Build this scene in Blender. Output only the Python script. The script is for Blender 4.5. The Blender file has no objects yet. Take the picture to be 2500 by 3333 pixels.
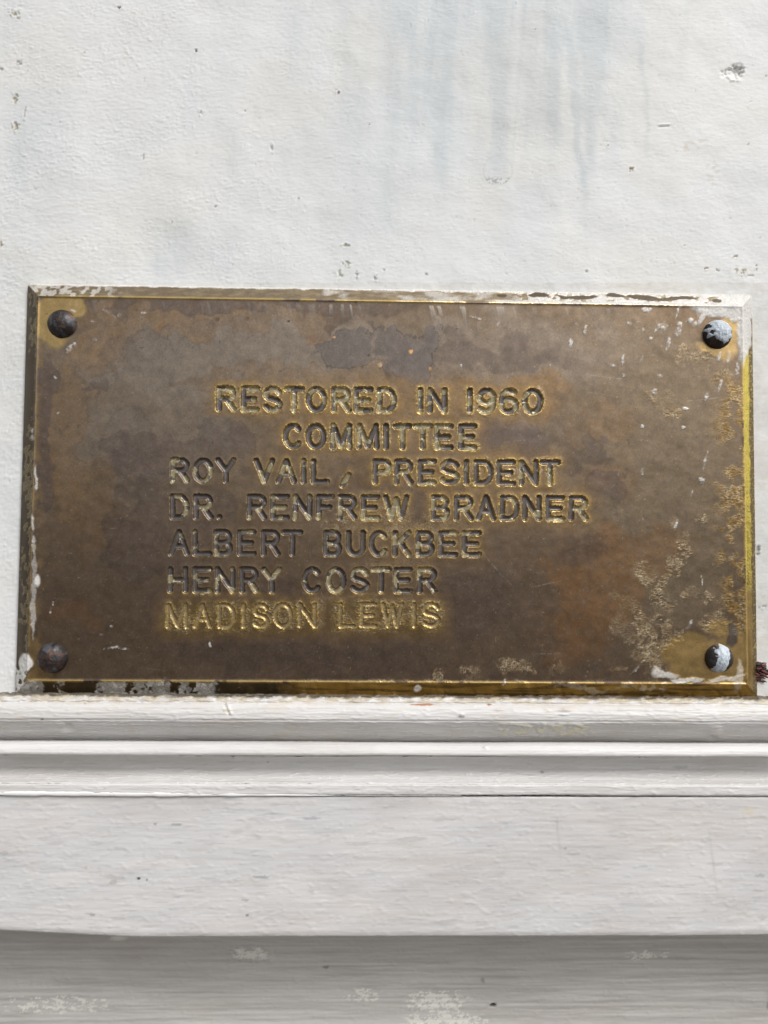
import bpy, math
import numpy as np

# ------------------------------------------------------------------ camera, sky, sun, exposure
SC = bpy.context.scene
COL = SC.collection
from mathutils import Matrix, Vector, Quaternion

# survey of the photograph: the plaque's four corners give the lens and the standpoint
F, CX, CY = 2407.0, 1250.0, 1666.5
def rot(ax, a):
    c, s = math.cos(a), math.sin(a)
    return {0: np.array([[1,0,0],[0,c,-s],[0,s,c]]), 1: np.array([[c,0,s],[0,1,0],[-s,0,c]]),
            2: np.array([[c,-s,0],[s,c,0],[0,0,1]])}[ax]
# axes here: x right, y down, z into the wall
RM = rot(2, 0.0094) @ rot(1, -0.0194) @ rot(0, -0.0437)
TV = np.array([0.0031, -0.0088, 0.3038])
CAM = -RM.T @ TV
def w2p(x, y, z):
    """world point (x right, y into wall, z up) -> photo pixel, used to look up what the photo shows there"""
    P = np.stack([x, -z, y], -1) @ RM.T + TV
    return P[..., 0]/P[..., 2]*F + CX, P[..., 1]/P[..., 2]*F + CY
def p2w(u, v, d=0.0):
    """photo pixel -> world x, z on the plane that stands d metres proud of the wall"""
    u = np.asarray(u, float); v = np.asarray(v, float)
    r = np.stack([(u-CX)/F, (v-CY)/F, np.ones_like(u)], -1) @ RM
    t = (-d-CAM[2])/r[..., 2]
    return CAM[0]+t*r[..., 0], -(CAM[1]+t*r[..., 1])

cam = bpy.data.cameras.new('camera'); camo = bpy.data.objects.new('camera', cam); COL.objects.link(camo)
cam.sensor_fit = 'VERTICAL'; cam.sensor_height = 36.0; cam.lens = F/3333*36.0
cam.clip_start = 0.01; cam.clip_end = 200
A = np.array([[1,0,0],[0,0,1],[0,-1,0]], float)      # (x,ydown,zin) -> (x, y=zin, z=-ydown)
X, Y, Z = A @ RM[0], A @ RM[1], A @ RM[2]
camo.matrix_world = Matrix(((X[0], -Y[0], -Z[0], CAM[0]), (X[1], -Y[1], -Z[1], CAM[2]),
                            (X[2], -Y[2], -Z[2], -CAM[1]), (0, 0, 0, 1)))
SC.camera = camo

SUN_DIR = Vector((0.56, -0.74, 0.96)).normalized()
el = math.asin(SUN_DIR.z); az = math.atan2(SUN_DIR.x, SUN_DIR.y)
world = bpy.data.worlds.new("World"); SC.world = world; world.use_nodes = True
nt = world.node_tree; bg = nt.nodes['Background']
sky = nt.nodes.new('ShaderNodeTexSky'); sky.sky_type = 'NISHITA'; sky.sun_disc = False
sky.sun_elevation = el; sky.sun_rotation = az; sky.dust_density = 4.0; sky.air_density = 1.0; sky.ozone_density = 1.0
hsv = nt.nodes.new('ShaderNodeHueSaturation'); hsv.inputs['Saturation'].default_value = 0.22
nt.links.new(sky.outputs[0], hsv.inputs['Color']); nt.links.new(hsv.outputs[0], bg.inputs['Color'])
bg.inputs['Strength'].default_value = 0.12
sun = bpy.data.lights.new('sun', 'SUN'); sun.energy = 1.5; sun.angle = math.radians(26); sun.color = (1.0, 0.985, 0.965)
suno = bpy.data.objects.new('sun', sun); COL.objects.link(suno)
suno.rotation_mode = 'QUATERNION'; suno.rotation_quaternion = SUN_DIR.to_track_quat('Z', 'Y')
SC.view_settings.view_transform = 'Standard'; SC.view_settings.look = 'None'
SC.view_settings.exposure = 0.13; SC.view_settings.gamma = 1.0

MM = 0.001
PX = 0.30/2370           # metres per photo pixel on the plaque

# ------------------------------------------------------------------ helpers
def h2(i, j, s):
    i = i.astype(np.int64).astype(np.uint32); j = j.astype(np.int64).astype(np.uint32)
    h = i*np.uint32(374761393) + j*np.uint32(668265263) + np.uint32((s*2246822519+7) & 0xffffffff)
    h = (h ^ (h >> np.uint32(13)))*np.uint32(1274126177); h ^= h >> np.uint32(16)
    h = h*np.uint32(2654435761); h ^= h >> np.uint32(15)
    return h.astype(np.float64)/4294967295.0
def vn(x, y, s=0):
    xi = np.floor(x); yi = np.floor(y); fx = x-xi; fy = y-yi
    fx = fx*fx*fx*(fx*(fx*6-15)+10); fy = fy*fy*fy*(fy*(fy*6-15)+10)
    a = h2(xi, yi, s); b = h2(xi+1, yi, s); c = h2(xi, yi+1, s); d = h2(xi+1, yi+1, s)
    return (a+(b-a)*fx)*(1-fy)+(c+(d-c)*fx)*fy
def fbm(x, y, s=0, o=4, g=0.5):
    t = 0; a = 1; n = 0
    for k in range(o):
        c_, s_ = math.cos(.65+k*.9), math.sin(.65+k*.9)          # turned a little each octave, so no grid shows
        t = t+a*vn((x*c_-y*s_)*2**k+17.3*k, (x*s_+y*c_)*2**k-9.1*k, s+k*31); n += a; a *= g
    return t/n
def worley(x, y, s=0):
    xi = np.floor(x); yi = np.floor(y)
    f1 = np.full(x.shape, 9.0); f2 = np.full(x.shape, 9.0); cid = np.zeros(x.shape)
    for di in (-1, 0, 1):
        for dj in (-1, 0, 1):
            px = xi+di+h2(xi+di, yi+dj, s); py = yi+dj+h2(xi+di, yi+dj, s+5)
            d = np.hypot(px-x, py-y); c = h2(xi+di, yi+dj, s+11)
            near = d < f1
            f2 = np.where(near, f1, np.minimum(f2, d)); cid = np.where(near, c, cid); f1 = np.where(near, d, f1)
    return f1, f2, cid
def sst(a, b, x):
    t = np.clip((x-a)/(b-a), 0, 1); return t*t*(3-2*t)
def mixc(c, col, m):
    m = np.clip(m, 0, 1)[..., None]; return c*(1-m)+np.asarray(col, float)*m
def axis_vals(segs):
    """segs: (start, stop, step) -> one increasing list of coordinates"""
    out = []
    for a, b, st in segs:
        n = max(1, int(round((b-a)/st))); out.append(np.linspace(a, b, n+1)[:-1])
    out.append([segs[-1][1]]); return np.concatenate(out)
def mesh_obj(name, co, faces, mat, parent=None, origin=(0, 0, 0), smooth=True, attrs=None):
    co = np.asarray(co, float)-np.asarray(origin, float); faces = np.asarray(faces, np.int32)
    k = faces.shape[1]; m = bpy.data.meshes.new(name)
    m.vertices.add(len(co)); m.vertices.foreach_set('co', co.astype(np.float32).ravel())
    m.loops.add(faces.size); m.loops.foreach_set('vertex_index', faces.ravel())
    m.polygons.add(len(faces)); m.polygons.foreach_set('loop_start', np.arange(len(faces), dtype=np.int32)*k)
    m.polygons.foreach_set('loop_total', np.full(len(faces), k, np.int32))
    m.update(calc_edges=True)
    m.polygons.foreach_set('use_smooth', np.full(len(faces), smooth))
    for an, v in (attrs or {}).items():
        v = np.asarray(v, float)
        if v.ndim == 1: v = np.repeat(v[:, None], 3, 1)
        a = m.attributes.new(an, 'FLOAT_COLOR', 'POINT')
        a.data.foreach_set('color', np.concatenate([v, np.ones((len(v), 1))], 1).astype(np.float32).ravel())
    m.materials.append(mat)
    o = bpy.data.objects.new(name, m); COL.objects.link(o)
    if parent is not None:
        o.parent = parent; o.location = Vector(origin)-parent.location
    else: o.location = origin
    return o
def sub(co, faces, keep, attrs=None):
    f = faces[keep]; idx, inv = np.unique(f, return_inverse=True)
    return co[idx], inv.reshape(f.shape), {k: v[idx] for k, v in (attrs or {}).items()}
def gridf(nr, nc):
    i = np.arange(nr-1)[:, None]*nc+np.arange(nc-1)[None, :]
    return np.stack([i, i+1, i+nc+1, i+nc], -1).reshape(-1, 4)
def tag(o, label=None, cat=None, group=None, kind=None):
    for k, v in (('label', label), ('category', cat), ('group', group), ('kind', kind)):
        if v: o[k] = v
    return o
def empty(name, loc, label, cat):
    o = bpy.data.objects.new(name, None); o.empty_display_size = 0.01; COL.objects.link(o); o.location = loc
    return tag(o, label, cat)

# ------------------------------------------------------------------ materials
def nodes(name):
    m = bpy.data.materials.new(name); m.use_nodes = True; t = m.node_tree
    return m, t, t.nodes['Principled BSDF'], (lambda k: t.nodes.new(k)), t.links.new
def noise(t, N, L, co, scale, detail, stretch=(1, 1, 1), rough=0.5):
    mp = N('ShaderNodeMapping'); mp.inputs['Scale'].default_value = stretch; L(co, mp.inputs['Vector'])
    n = N('ShaderNodeTexNoise'); n.inputs['Scale'].default_value = scale; n.inputs['Detail'].default_value = detail
    n.inputs['Roughness'].default_value = rough; L(mp.outputs[0], n.inputs['Vector']); return n.outputs['Fac']
def paint_mat(name, rough=0.5, grain=(0.22, 1, 1), bump=0.5, dist=0.0004, spec=0.4):
    m, t, P, N, L = nodes(name)
    at = N('ShaderNodeAttribute'); at.attribute_name = 'tint'
    co = N('ShaderNodeTexCoord').outputs['Object']
    n1 = noise(t, N, L, co, 900, 6, grain, 0.6); n2 = noise(t, N, L, co, 2600, 4, (0.35, 1, 1), 0.6)
    n3 = noise(t, N, L, co, 60, 5, (0.5, 1, 1))
    add = N('ShaderNodeMath'); add.operation = 'MULTIPLY_ADD'; L(n2, add.inputs[0]); add.inputs[1].default_value = 0.35; L(n1, add.inputs[2])
    bp = N('ShaderNodeBump'); bp.inputs['Strength'].default_value = bump; bp.inputs['Distance'].default_value = dist
    L(add.outputs[0], bp.inputs['Height']); L(bp.outputs[0], P.inputs['Normal'])
    mr = N('ShaderNodeMapRange'); L(n3, mr.inputs['Value']); mr.inputs['From Min'].default_value = 0.3; mr.inputs['From Max'].default_value = 0.7
    mr.inputs['To Min'].default_value = 0.955; mr.inputs['To Max'].default_value = 1.03
    mr2 = N('ShaderNodeMapRange'); L(n1, mr2.inputs['Value']); mr2.inputs['From Min'].default_value = 0.3; mr2.inputs['From Max'].default_value = 0.7
    mr2.inputs['To Min'].default_value = 0.965; mr2.inputs['To Max'].default_value = 1.02
    mu = N('ShaderNodeMath'); mu.operation = 'MULTIPLY'; L(mr.outputs[0], mu.inputs[0]); L(mr2.outputs[0], mu.inputs[1])
    vm = N('ShaderNodeVectorMath'); vm.operation = 'SCALE'; L(at.outputs['Color'], vm.inputs[0]); L(mu.outputs[0], vm.inputs['Scale'])
    L(vm.outputs[0], P.inputs['Base Color'])
    P.inputs['Roughness'].default_value = rough; P.inputs['Specular IOR Level'].default_value = spec
    return m
def metal_mat(name, bump=0.22, dist=0.00012):
    m, t, P, N, L = nodes(name)
    at = N('ShaderNodeAttribute'); at.attribute_name = 'tint'
    ph = N('ShaderNodeAttribute'); ph.attribute_name = 'finish'
    co = N('ShaderNodeTexCoord').outputs['Object']
    n1 = noise(t, N, L, co, 1500, 6, (1, 1, 1), 0.65); n2 = noise(t, N, L, co, 260, 6, (1, 1, 1), 0.6)
    n4 = noise(t, N, L, co, 5200, 3, (1, 1, 1), 0.6)
    mr = N('ShaderNodeMapRange'); L(n1, mr.inputs['Value']); mr.inputs['From Min'].default_value = 0.3; mr.inputs['From Max'].default_value = 0.7
    mr.inputs['To Min'].default_value = 0.84; mr.inputs['To Max'].default_value = 1.16
    mr2 = N('ShaderNodeMapRange'); L(n2, mr2.inputs['Value']); mr2.inputs['From Min'].default_value = 0.3; mr2.inputs['From Max'].default_value = 0.7
    mr2.inputs['To Min'].default_value = 0.88; mr2.inputs['To Max'].default_value = 1.12
    mu = N('ShaderNodeMath'); mu.operation = 'MULTIPLY'; L(mr.outputs[0], mu.inputs[0]); L(mr2.outputs[0], mu.inputs[1])
    vm = N('ShaderNodeVectorMath'); vm.operation = 'SCALE'; L(at.outputs['Color'], vm.inputs[0]); L(mu.outputs[0], vm.inputs['Scale'])
    L(vm.outputs[0], P.inputs['Base Color'])
    sp = N('ShaderNodeSeparateColor'); L(ph.outputs['Color'], sp.inputs[0])
    L(sp.outputs[0], P.inputs['Roughness']); L(sp.outputs[1], P.inputs['Metallic'])
    ad = N('ShaderNodeMath'); ad.operation = 'MULTIPLY_ADD'; L(n4, ad.inputs[0]); ad.inputs[1].default_value = 0.3; L(n1, ad.inputs[2])
    bp = N('ShaderNodeBump'); bp.inputs['Distance'].default_value = dist
    bs = N('ShaderNodeMath'); bs.operation = 'MULTIPLY'; L(sp.outputs[2], bs.inputs[0]); bs.inputs[1].default_value = bump
    L(bs.outputs[0], bp.inputs['Strength']); L(ad.outputs[0], bp.inputs['Height']); L(bp.outputs[0], P.inputs['Normal'])
    P.inputs['Specular IOR Level'].default_value = 0.45
    return m
M_WALL = paint_mat('old_white_wall_paint', 0.55, (0.28, 1, 1), 0.26, 0.00035)
M_TRIM = paint_mat('white_trim_paint', 0.42, (0.10, 1, 1), 0.22, 0.0003)
M_BRASS = metal_mat('tarnished_brass')
M_IRON = metal_mat('dark_iron', 0.6, 0.0003)
M_SMEAR = paint_mat('bluish_white_paint_smear', 0.35, (0.5, 1, 1), 0.4, 0.0003)
M_DEBRIS = paint_mat('red_brown_debris', 0.45, (1, 1, 1), 0.8, 0.0006)

# ------------------------------------------------------------------ ground (below the frame: it only returns daylight)
mg, tg, Pg, Ng, Lg = nodes('paving')
cg = Ng('ShaderNodeTexCoord').outputs['Object']; ng = noise(tg, Ng, Lg, cg, 3, 6)
rg = Ng('ShaderNodeValToRGB'); Lg(ng, rg.inputs[0]); rg.color_ramp.elements[0].color = (0.055, 0.046, 0.038, 1); rg.color_ramp.elements[1].color = (0.10, 0.085, 0.07, 1)
Lg(rg.outputs[0], Pg.inputs['Base Color']); Pg.inputs['Roughness'].default_value = 0.9
gnd = mesh_obj('ground', [(-60, -60, -1.5), (60, -60, -1.5), (60, 60, -1.5), (-60, 60, -1.5)], [(0, 1, 2, 3)], mg); tag(gnd, kind='structure')

# ------------------------------------------------------------------ wall panel
WHITE = np.array([0.795, 0.805, 0.80])
xs = axis_vals([(-0.42, -0.185, 0.004), (-0.185, 0.185, 0.00046), (0.185, 0.42, 0.004)])
zs = axis_vals([(-0.093, 0.075, 0.0006), (0.075, 0.25, 0.00046), (0.25, 0.42, 0.004)])
gx, gz = np.meshgrid(xs, zs)
U, V = w2p(gx, np.zeros_like(gx), gz)
q = fbm(gx*700, gz*2600, 3, 3)                      # horizontal brush ridges
q2 = fbm(gx*520, gz*760, 9, 4)                      # lumps of old paint
lump = sst(0.64, 0.80, fbm(gx*1200, gz*2100, 21, 2))
leftish = 0.45+0.75*sst(1500, 300, U)
h = (q-0.5)*0.00020*leftish + (q2-0.5)*0.00007 + lump*0.00015*leftish*sst(.42,.6,fbm(gx*60, gz*60, 23, 3))
h += (fbm(gx*45, gz*45, 5, 3)-0.5)*0.0009
pit = np.zeros_like(h); tint = np.ones(gx.shape+(3,))*WHITE
# blue-grey wash running down where a thinner coat lets the undercoat through
def streak(u0, v0, v1, w, amt, lean=0.0):
    uu = U-(u0+(V-v0)*lean)-18*(fbm(V*0.012, np.full_like(V, u0), 77, 3)-0.5)*2
    e = 1+0.35*(vn(V*0.02, np.full_like(V, u0*0.1), 5)-0.5)
    return amt*np.exp(-(uu/(w*e*1.15))**2*1.1)*sst(v1+70, v1-70, V+60*(fbm(U*0.03, V*0.004, 15, 3)-0.5))*sst(v0-60, v0+60, V)
wash = np.zeros_like(h)
for s in [(1270,-300,760,38,.8,0), (1335,-300,620,26,.7,.01), (1425,-300,560,44,.75,.0), (1480,-300,640,30,.6,-.05), (1612,-300,580,30,1.0,.02), (1590,-300,250,34,.6,.05), (1720,-300,420,30,.45,.0),
          (1790,-300,460,22,.9,.02), (1850,100,640,12,1.3,.10), (1870,-300,560,16,.8,.06), (1930,-300,330,42,.9,.01), (1945,-300,180,26,.7,-.03), (1975,-300,560,18,.9,-.06), (2075,120,530,9,.9,.10), (1985,330,520,26,.8,.03),
          (2140,-300,260,20,.4,-.1), (2290,-300,240,18,.35,-.15), (2010,-300,200,60,.5,0), (1130,-300,420,30,.3,0), (960,-300,240,26,.35,0), (740,-100,560,40,.35,0), (760,420,640,22,.3,0), (620,250,460,26,.3,0),
          (560,700,925,60,.65,.04), (720,760,925,52,.75,.04), (525,820,930,34,.5,.05), (640,100,420,60,.3,0), (60,320,640,26,.35,0), (110,380,560,70,.3,0), (880,880,930,50,.4,0), (1180,120,760,36,.3,0),
          (1560,430,600,60,.35,0), (1700,560,900,80,.18,0)]:
    wash += streak(*s)
wash *= 0.55+0.9*fbm(U*0.022, V*0.0035, 41, 4); wash *= 0.75+0.5*fbm(U*0.08, V*0.06, 4, 3)
broad = sst(0.45, 0.7, fbm(U*0.004, V*0.0016, 51, 4))*0.28
core = np.exp(-((U-1640)/420)**2)*sst(760,200,V+120*(fbm(U*.01,V*.003,57,3)-.5))*(.35+.5*fbm(U*.03, V*.004, 58, 4))
wash = np.clip(wash*0.70+broad*1.0+core*1.15+.5*core*sst(.4,.7,fbm((U+.08*V)*.05, V*.0022, 59, 4)), 0, 1.3)
tint *= 1-wash[..., None]*np.array([0.175, 0.143, 0.118])
warm = sst(0.45, 0.75, fbm(U*0.0035+5, V*0.0035, 61, 3))
tint *= 1-0.045*warm[..., None]*np.array([0, .4, 1.0])
wx, wz = (fbm(U*0.17, V*0.17, 8, 2)-0.5)*1.7, (fbm(U*0.17, V*0.17, 18, 2)-0.5)*1.7
CR, GY = (0.50, 0.46, 0.35), (0.30, 0.29, 0.27)
def chip(u, v, ru, rv, col, dep=0.0004, soft=0.25, lip=True):
    nz = 1.7 if ru < 10 or col == CR else .8
    global h, tint
    m = (abs(U-u) < ru*2.4+8) & (abs(V-v) < rv*2.4+8)
    r = np.hypot((U[m]-u)/ru+wx[m]*nz, (V[m]-v)/rv+wz[m]*nz); k = sst(1+soft, 1-soft, r)*(.72 if col == GY else 1)
    h[m] -= k*dep
    if lip: h[m] += 0.00025*np.exp(-((r-1.25)/0.2)**2)*(abs(dep) > 0)
    if col is not None: tint[m] = mixc(tint[m], col, k)
for c in [(47,45,10,11,CR), (62,203,6,9,GY), (48,320,9,12,CR), (50,412,10,10,CR), (79,370,5,15,(.55,.54,.5)), (5,222,5,5,GY), (386,26,5,4,(.2,.2,.2)), (637,164,3,5,(.2,.2,.2)), (89,229,3,3,GY),
          (1097,300,5,6,(.38,.3,.27)), (1125,799,11,6,(.55,.53,.45)), (1128,860,9,10,(.5,.48,.38)), (1107,893,7,8,(.5,.48,.4)), (1162,893,4,9,GY), (1222,905,4,10,GY), (1250,882,4,5,GY), (700,672,5,3,GY), (974,645,3,3,GY),
          (1202,405,2.5,3,(.2,.2,.2)), (797,361,2.5,4,GY), (1093,240,2,3,GY), (2057,553,6,6,(.38,.30,.18)), (1978,474,3,4,(.3,.24,.17)), (1741,96,2.5,2.5,(.15,.15,.15)), (1680,8,3,3,GY), (2493,247,3,4,GY), (2435,471,3,3,GY),
          (2299,873,5,4,(.35,.3,.25)), (2335,880,4,4,(.35,.3,.25)), (2397,884,5,5,(.5,.45,.3)), (2421,885,6,10,(.48,.42,.3)), (2462,868,4,8,(.25,.24,.22)), (2445,897,10,2,(.45,.38,.3)), (2393,838,7,4,(.5,.46,.36)),
          (652,368,3,8,GY), (466,510,2.5,7,GY), (885,478,2.5,14,(.55,.55,.54)), (1387,893,4,4,GY), (1910,883,4,3,GY), (2228,799,3,3,GY), (90,232,3,3,GY), (276,170,3,3,GY), (3,795,4,9,(.4,.36,.25)), (560,725,3,3,GY), (2470,1788,5,10,(.25,.25,.25)),
          (2462,1775,6,5,(.3,.3,.3)), (2485,1975,8,4,(.3,.3,.32)), (2466,1805,4,6,(.35,.35,.35))]:
    chip(*c)
# scooped dent at upper right, thin scored line, ring marks, dings
chip(2386, 238, 25, 18, None, 0.0011, 0.7, False); chip(2402, 224, 15, 15, (.70,.69,.67), 0.0009, 0.6, False); chip(2376, 250, 12, 7, None, -0.0006, .6, False); chip(2413,236,4,5,(.55,.53,.5),.0007,.5,False); chip(2392,262,16,4,None,-.0005,.7,False)
h -= 0.00045*np.exp(-((V-412+0.06*(U-2159))/2.6)**2)*sst(2140,2144,U)*sst(2180,2176,U)
h += 0.0004*np.exp(-((V-408+0.06*(U-2159))/2.4)**2)*sst(2140,2144,U)*sst(2180,2176,U)
for (cu, cv, cr, am) in ((1619, 556, 47, 1.0), (1795, 640, 32, .45)):
    n9 = fbm(U*.05, V*.05, 95, 3)*1.2; r = np.hypot(U-cu, V-cv); ring = np.exp(-((r-cr)/2.2)**2)
    st = (r < cr)*sst(cv+14, cv+34, V)*sst(0.50, 0.58, vn(U*0.22+V*.1, V*0.2, 6))
    tint *= 1-am*(0.10*ring*(.4+n9)+0.42*st)[..., None]; h -= ring*0.00005*am
for _ in range(1):
    st = (np.exp(-((U-2240)/60)**2-((V-478+.25*(U-2240))/16)**2)+np.exp(-((U-2320)/28)**2-((V-555)/40)**2)*.8+np.exp(-((U-2400)/110)**2-((V-885)/30)**2)*.7)
    st *= sst(0.5, 0.68, fbm(U*0.09, V*0.13, 71, 3)); tint = mixc(tint, (0.58, 0.52, 0.42), st*0.6)
# grime scattered as tiny specks, and a soiled line by the plaque doubling as painted contact shade
sp = sst(0.93, 0.965, vn(U*0.16, V*0.2, 91))*sst(0.45, 0.6, vn(U*0.011, V*0.011, 93)); tint = mixc(tint, (.52, .50, .47), sp*0.45); h -= sp*0.00012
near_left = sst(14, 2, (93-37*(V-927)/1330)-U)*(V > 920); tint = mixc(tint, (0.42, 0.36, 0.25), near_left*0.35*fbm(U*.05, V*.05, 2, 3))
co = np.stack([gx, -h, gz], -1).reshape(-1, 3)
# a few scored cracks left and right
wall = mesh_obj('wall_panel', co, gridf(len(zs), len(xs)), M_WALL, attrs={'tint': tint.reshape(-1, 3)})
tag(wall, 'weathered white painted wooden panel with blue-grey streaks behind the brass plaque', 'wall panel')

# ------------------------------------------------------------------ plaque: one relief, then cut into plate, bevel and engraved letters
PH = 0.0050; BW = 0.0062; HW, HH = 0.150, 0.08335
fx, fz = p2w(np.array([515, 1945]), np.array([1235, 2070]), PH)
SF, SCo = 0.00021, 0.00040
px_ = axis_vals([(-HW, -HW+0.0075, 0.0003), (-HW+0.0075, fx[0], SCo), (fx[0], fx[1], SF), (fx[1], HW-0.0075, SCo), (HW-0.0075, HW, 0.0003)])
pz_ = axis_vals([(-HH, -HH+0.0075, 0.0003), (-HH+0.0075, fz[1], SCo), (fz[1], fz[0], SF), (fz[0], HH-0.0075, SCo), (HH-0.0075, HH, 0.0003)])
gx, gz = np.meshgrid(px_, pz_)
U, V = w2p(gx, np.full_like(gx, -PH), gz)
# stroke letters; coordinates 0..1 across and down the letter's box
def arc(cx, cy, rx, ry, a0, a1, n=14):
    t = np.radians(np.linspace(a0, a1, n)); return [(cx+rx*math.cos(a), cy+ry*math.sin(a)) for a in t]
O_ = [arc(.5, .5, .5, .5, 0, 360, 28)]
S_ = [[(.97,.2)]+arc(.5, .245, .46, .245, -25, -180, 10)+[(.08,.36),(.22,.45),(.5,.49),(.8,.56),(.95,.66)]+arc(.5,.735,.5,.265,-10,180-25,12)]
def C_(): return [arc(.52, .5, .52, .5, -42, -318, 24)]
BOWL = [(0,0),(.55,0)]+arc(.6,.25,.36,.25,-80,80,10)+[(.55,.5),(0,.5)]
G = {'R': [[(0,1),(0,0)], BOWL, [(.5,.5),(1,1)]], 'P': [[(0,1),(0,0)], [(0,0),(.6,0)]+arc(.66,.27,.34,.27,-80,80,10)+[(.6,.54),(0,.54)]],
     'E': [[(1,0),(0,0),(0,1),(1,1)], [(0,.5),(.82,.5)]], 'F': [[(1,0),(0,0),(0,1)], [(0,.5),(.8,.5)]], 'T': [[(0,0),(1,0)], [(.5,0),(.5,1)]],
     'D': [[(0,0),(0,1)], [(0,0),(.42,0)]+arc(.46,.5,.54,.5,-80,80,16)+[(.42,1),(0,1)]], 'I': [[(.5,0),(.5,1)]], '1': [[(.5,0),(.5,1)]],
     'N': [[(0,1),(0,0),(1,1),(1,0)]], 'M': [[(0,1),(.04,0),(.5,.95),(.96,0),(1,1)]], 'O': O_, '0': O_, 'S': S_, 'C': C_(),
     'Y': [[(0,0),(.52,.5),(1,0)], [(.52,.5),(.52,1)]], 'V': [[(0,0),(.5,1),(1,0)]], 'A': [[(0,1),(.5,0),(1,1)], [(.22,.66),(.78,.66)]],
     'L': [[(0,0),(0,1),(1,1)]], 'W': [[(0,0),(.26,1),(.5,.1),(.74,1),(1,0)]], 'B': [[(0,0),(0,1)], [(0,0),(.55,0)]+arc(.6,.245,.33,.245,-80,80,10)+[(.55,.49),(0,.49)], [(.55,.49)]+arc(.64,.745,.36,.255,-80,80,10)+[(.55,1),(0,1)]],
     'U': [[(0,0),(0,.62)]+arc(.5,.62,.5,.38,180,0,14)+[(1,.62),(1,0)]], 'K': [[(0,0),(0,1)], [(1,0),(.05,.62)], [(.36,.42),(1,1)]],
     'H': [[(0,0),(0,1)], [(1,0),(1,1)], [(0,.5),(1,.5)]], '9': [arc(.5,.3,.5,.3,60,420,22), [(1,.3),(.98,.55)]+arc(.46,.66,.5,.34,-5,140,12)],
     '6': [arc(.5,.7,.5,.3,0,360,22), [(0,.7),(.02,.45)]+arc(.54,.34,.5,.34,180,312,12)], ',': [[(1,0),(0,1)]], '.': [[(.5,.5),(.5,.501)]]}
ROWS = [  # (tilt anchors u, top, bottom at left; same at right), stroke radius, depth, letters with left/right edge
 ((703,1254,1342,1769,1263,1350), 9.6, 1.15, .95, [('R',703,771),('E',783,846),('S',854,920),('T',925,992),('O',995,1065),('R',1078,1144),('E',1149,1216),('D',1226,1292),('I',1357,1379),('N',1391,1457),('1',1519,1540),('9',1551,1616),('6',1623,1690),('0',1698,1769)]),
 ((920,1376,1464,1554,1378,1466), 9.6, 1.15, .5, [('C',920,986),('O',994,1063),('M',1073,1148),('M',1159,1236),('I',1246,1268),('T',1279,1342),('T',1343,1410),('E',1413,1477),('E',1491,1554)]),
 ((554,1488,1574,1826,1496,1583), 9.2, 1.05, .5, [('R',554,618),('O',627,695),('Y',701,769),('V',825,896),('A',897,967),('I',978,999),('L',1011,1074),(',',1106,1144),('P',1213,1275),('R',1283,1347),('E',1359,1423),('S',1430,1498),('I',1508,1529),('D',1541,1607),('E',1616,1680),('N',1688,1754),('T',1756,1826)]),
 ((553,1606,1693,1917,1612,1698), 9.2, 1.05, .55, [('D',553,617),('R',628,695),('.',704,725),('R',803,870),('E',879,944),('N',953,1017),('F',1029,1090),('R',1098,1164),('E',1174,1238),('W',1247,1333),('B',1402,1465),('R',1477,1543),('A',1549,1616),('D',1626,1692),('N',1700,1764),('E',1776,1840),('R',1851,1917)]),
 ((547,1722,1811,1568,1726,1815), 9.2, 1.05, .4, [('A',547,618),('L',626,691),('B',695,758),('E',771,835),('R',849,914),('T',916,987),('B',1052,1114),('U',1126,1191),('C',1200,1265),('K',1277,1340),('B',1352,1415),('E',1426,1492),('E',1503,1568)]),
 ((545,1843,1932,1424,1845,1934), 9.2, 1.05, .6, [('H',545,613),('E',626,692),('N',699,766),('R',779,844),('Y',849,918),('C',982,1049),('O',1060,1128),('S',1138,1204),('T',1206,1276),('E',1280,1344),('R',1357,1424)]),
 ((540,1963,2047,1435,1959,2044), 7.0, 0.50, .15, [('M',540,614),('A',629,690),('D',708,768),('I',786,801),('S',821,877),('O',889,954),('N',969,1032),('L',1101,1158),('E',1171,1228),('W',1240,1315),('I',1340,1357),('S',1373,1434)])]
wu = (fbm(U*0.05, V*0.05, 101, 3)-0.5)*3.0; wv = (fbm(U*0.05, V*0.05, 103, 3)-0.5)*3.0   # hand-cut wobble
DL = np.full(U.shape, 999.0); LID = np.full(U.shape, -1, int); LDEP = np.zeros(U.shape); LW = np.full(U.shape, 9.0); LFL = np.zeros(U.shape)
LCH = []
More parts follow.
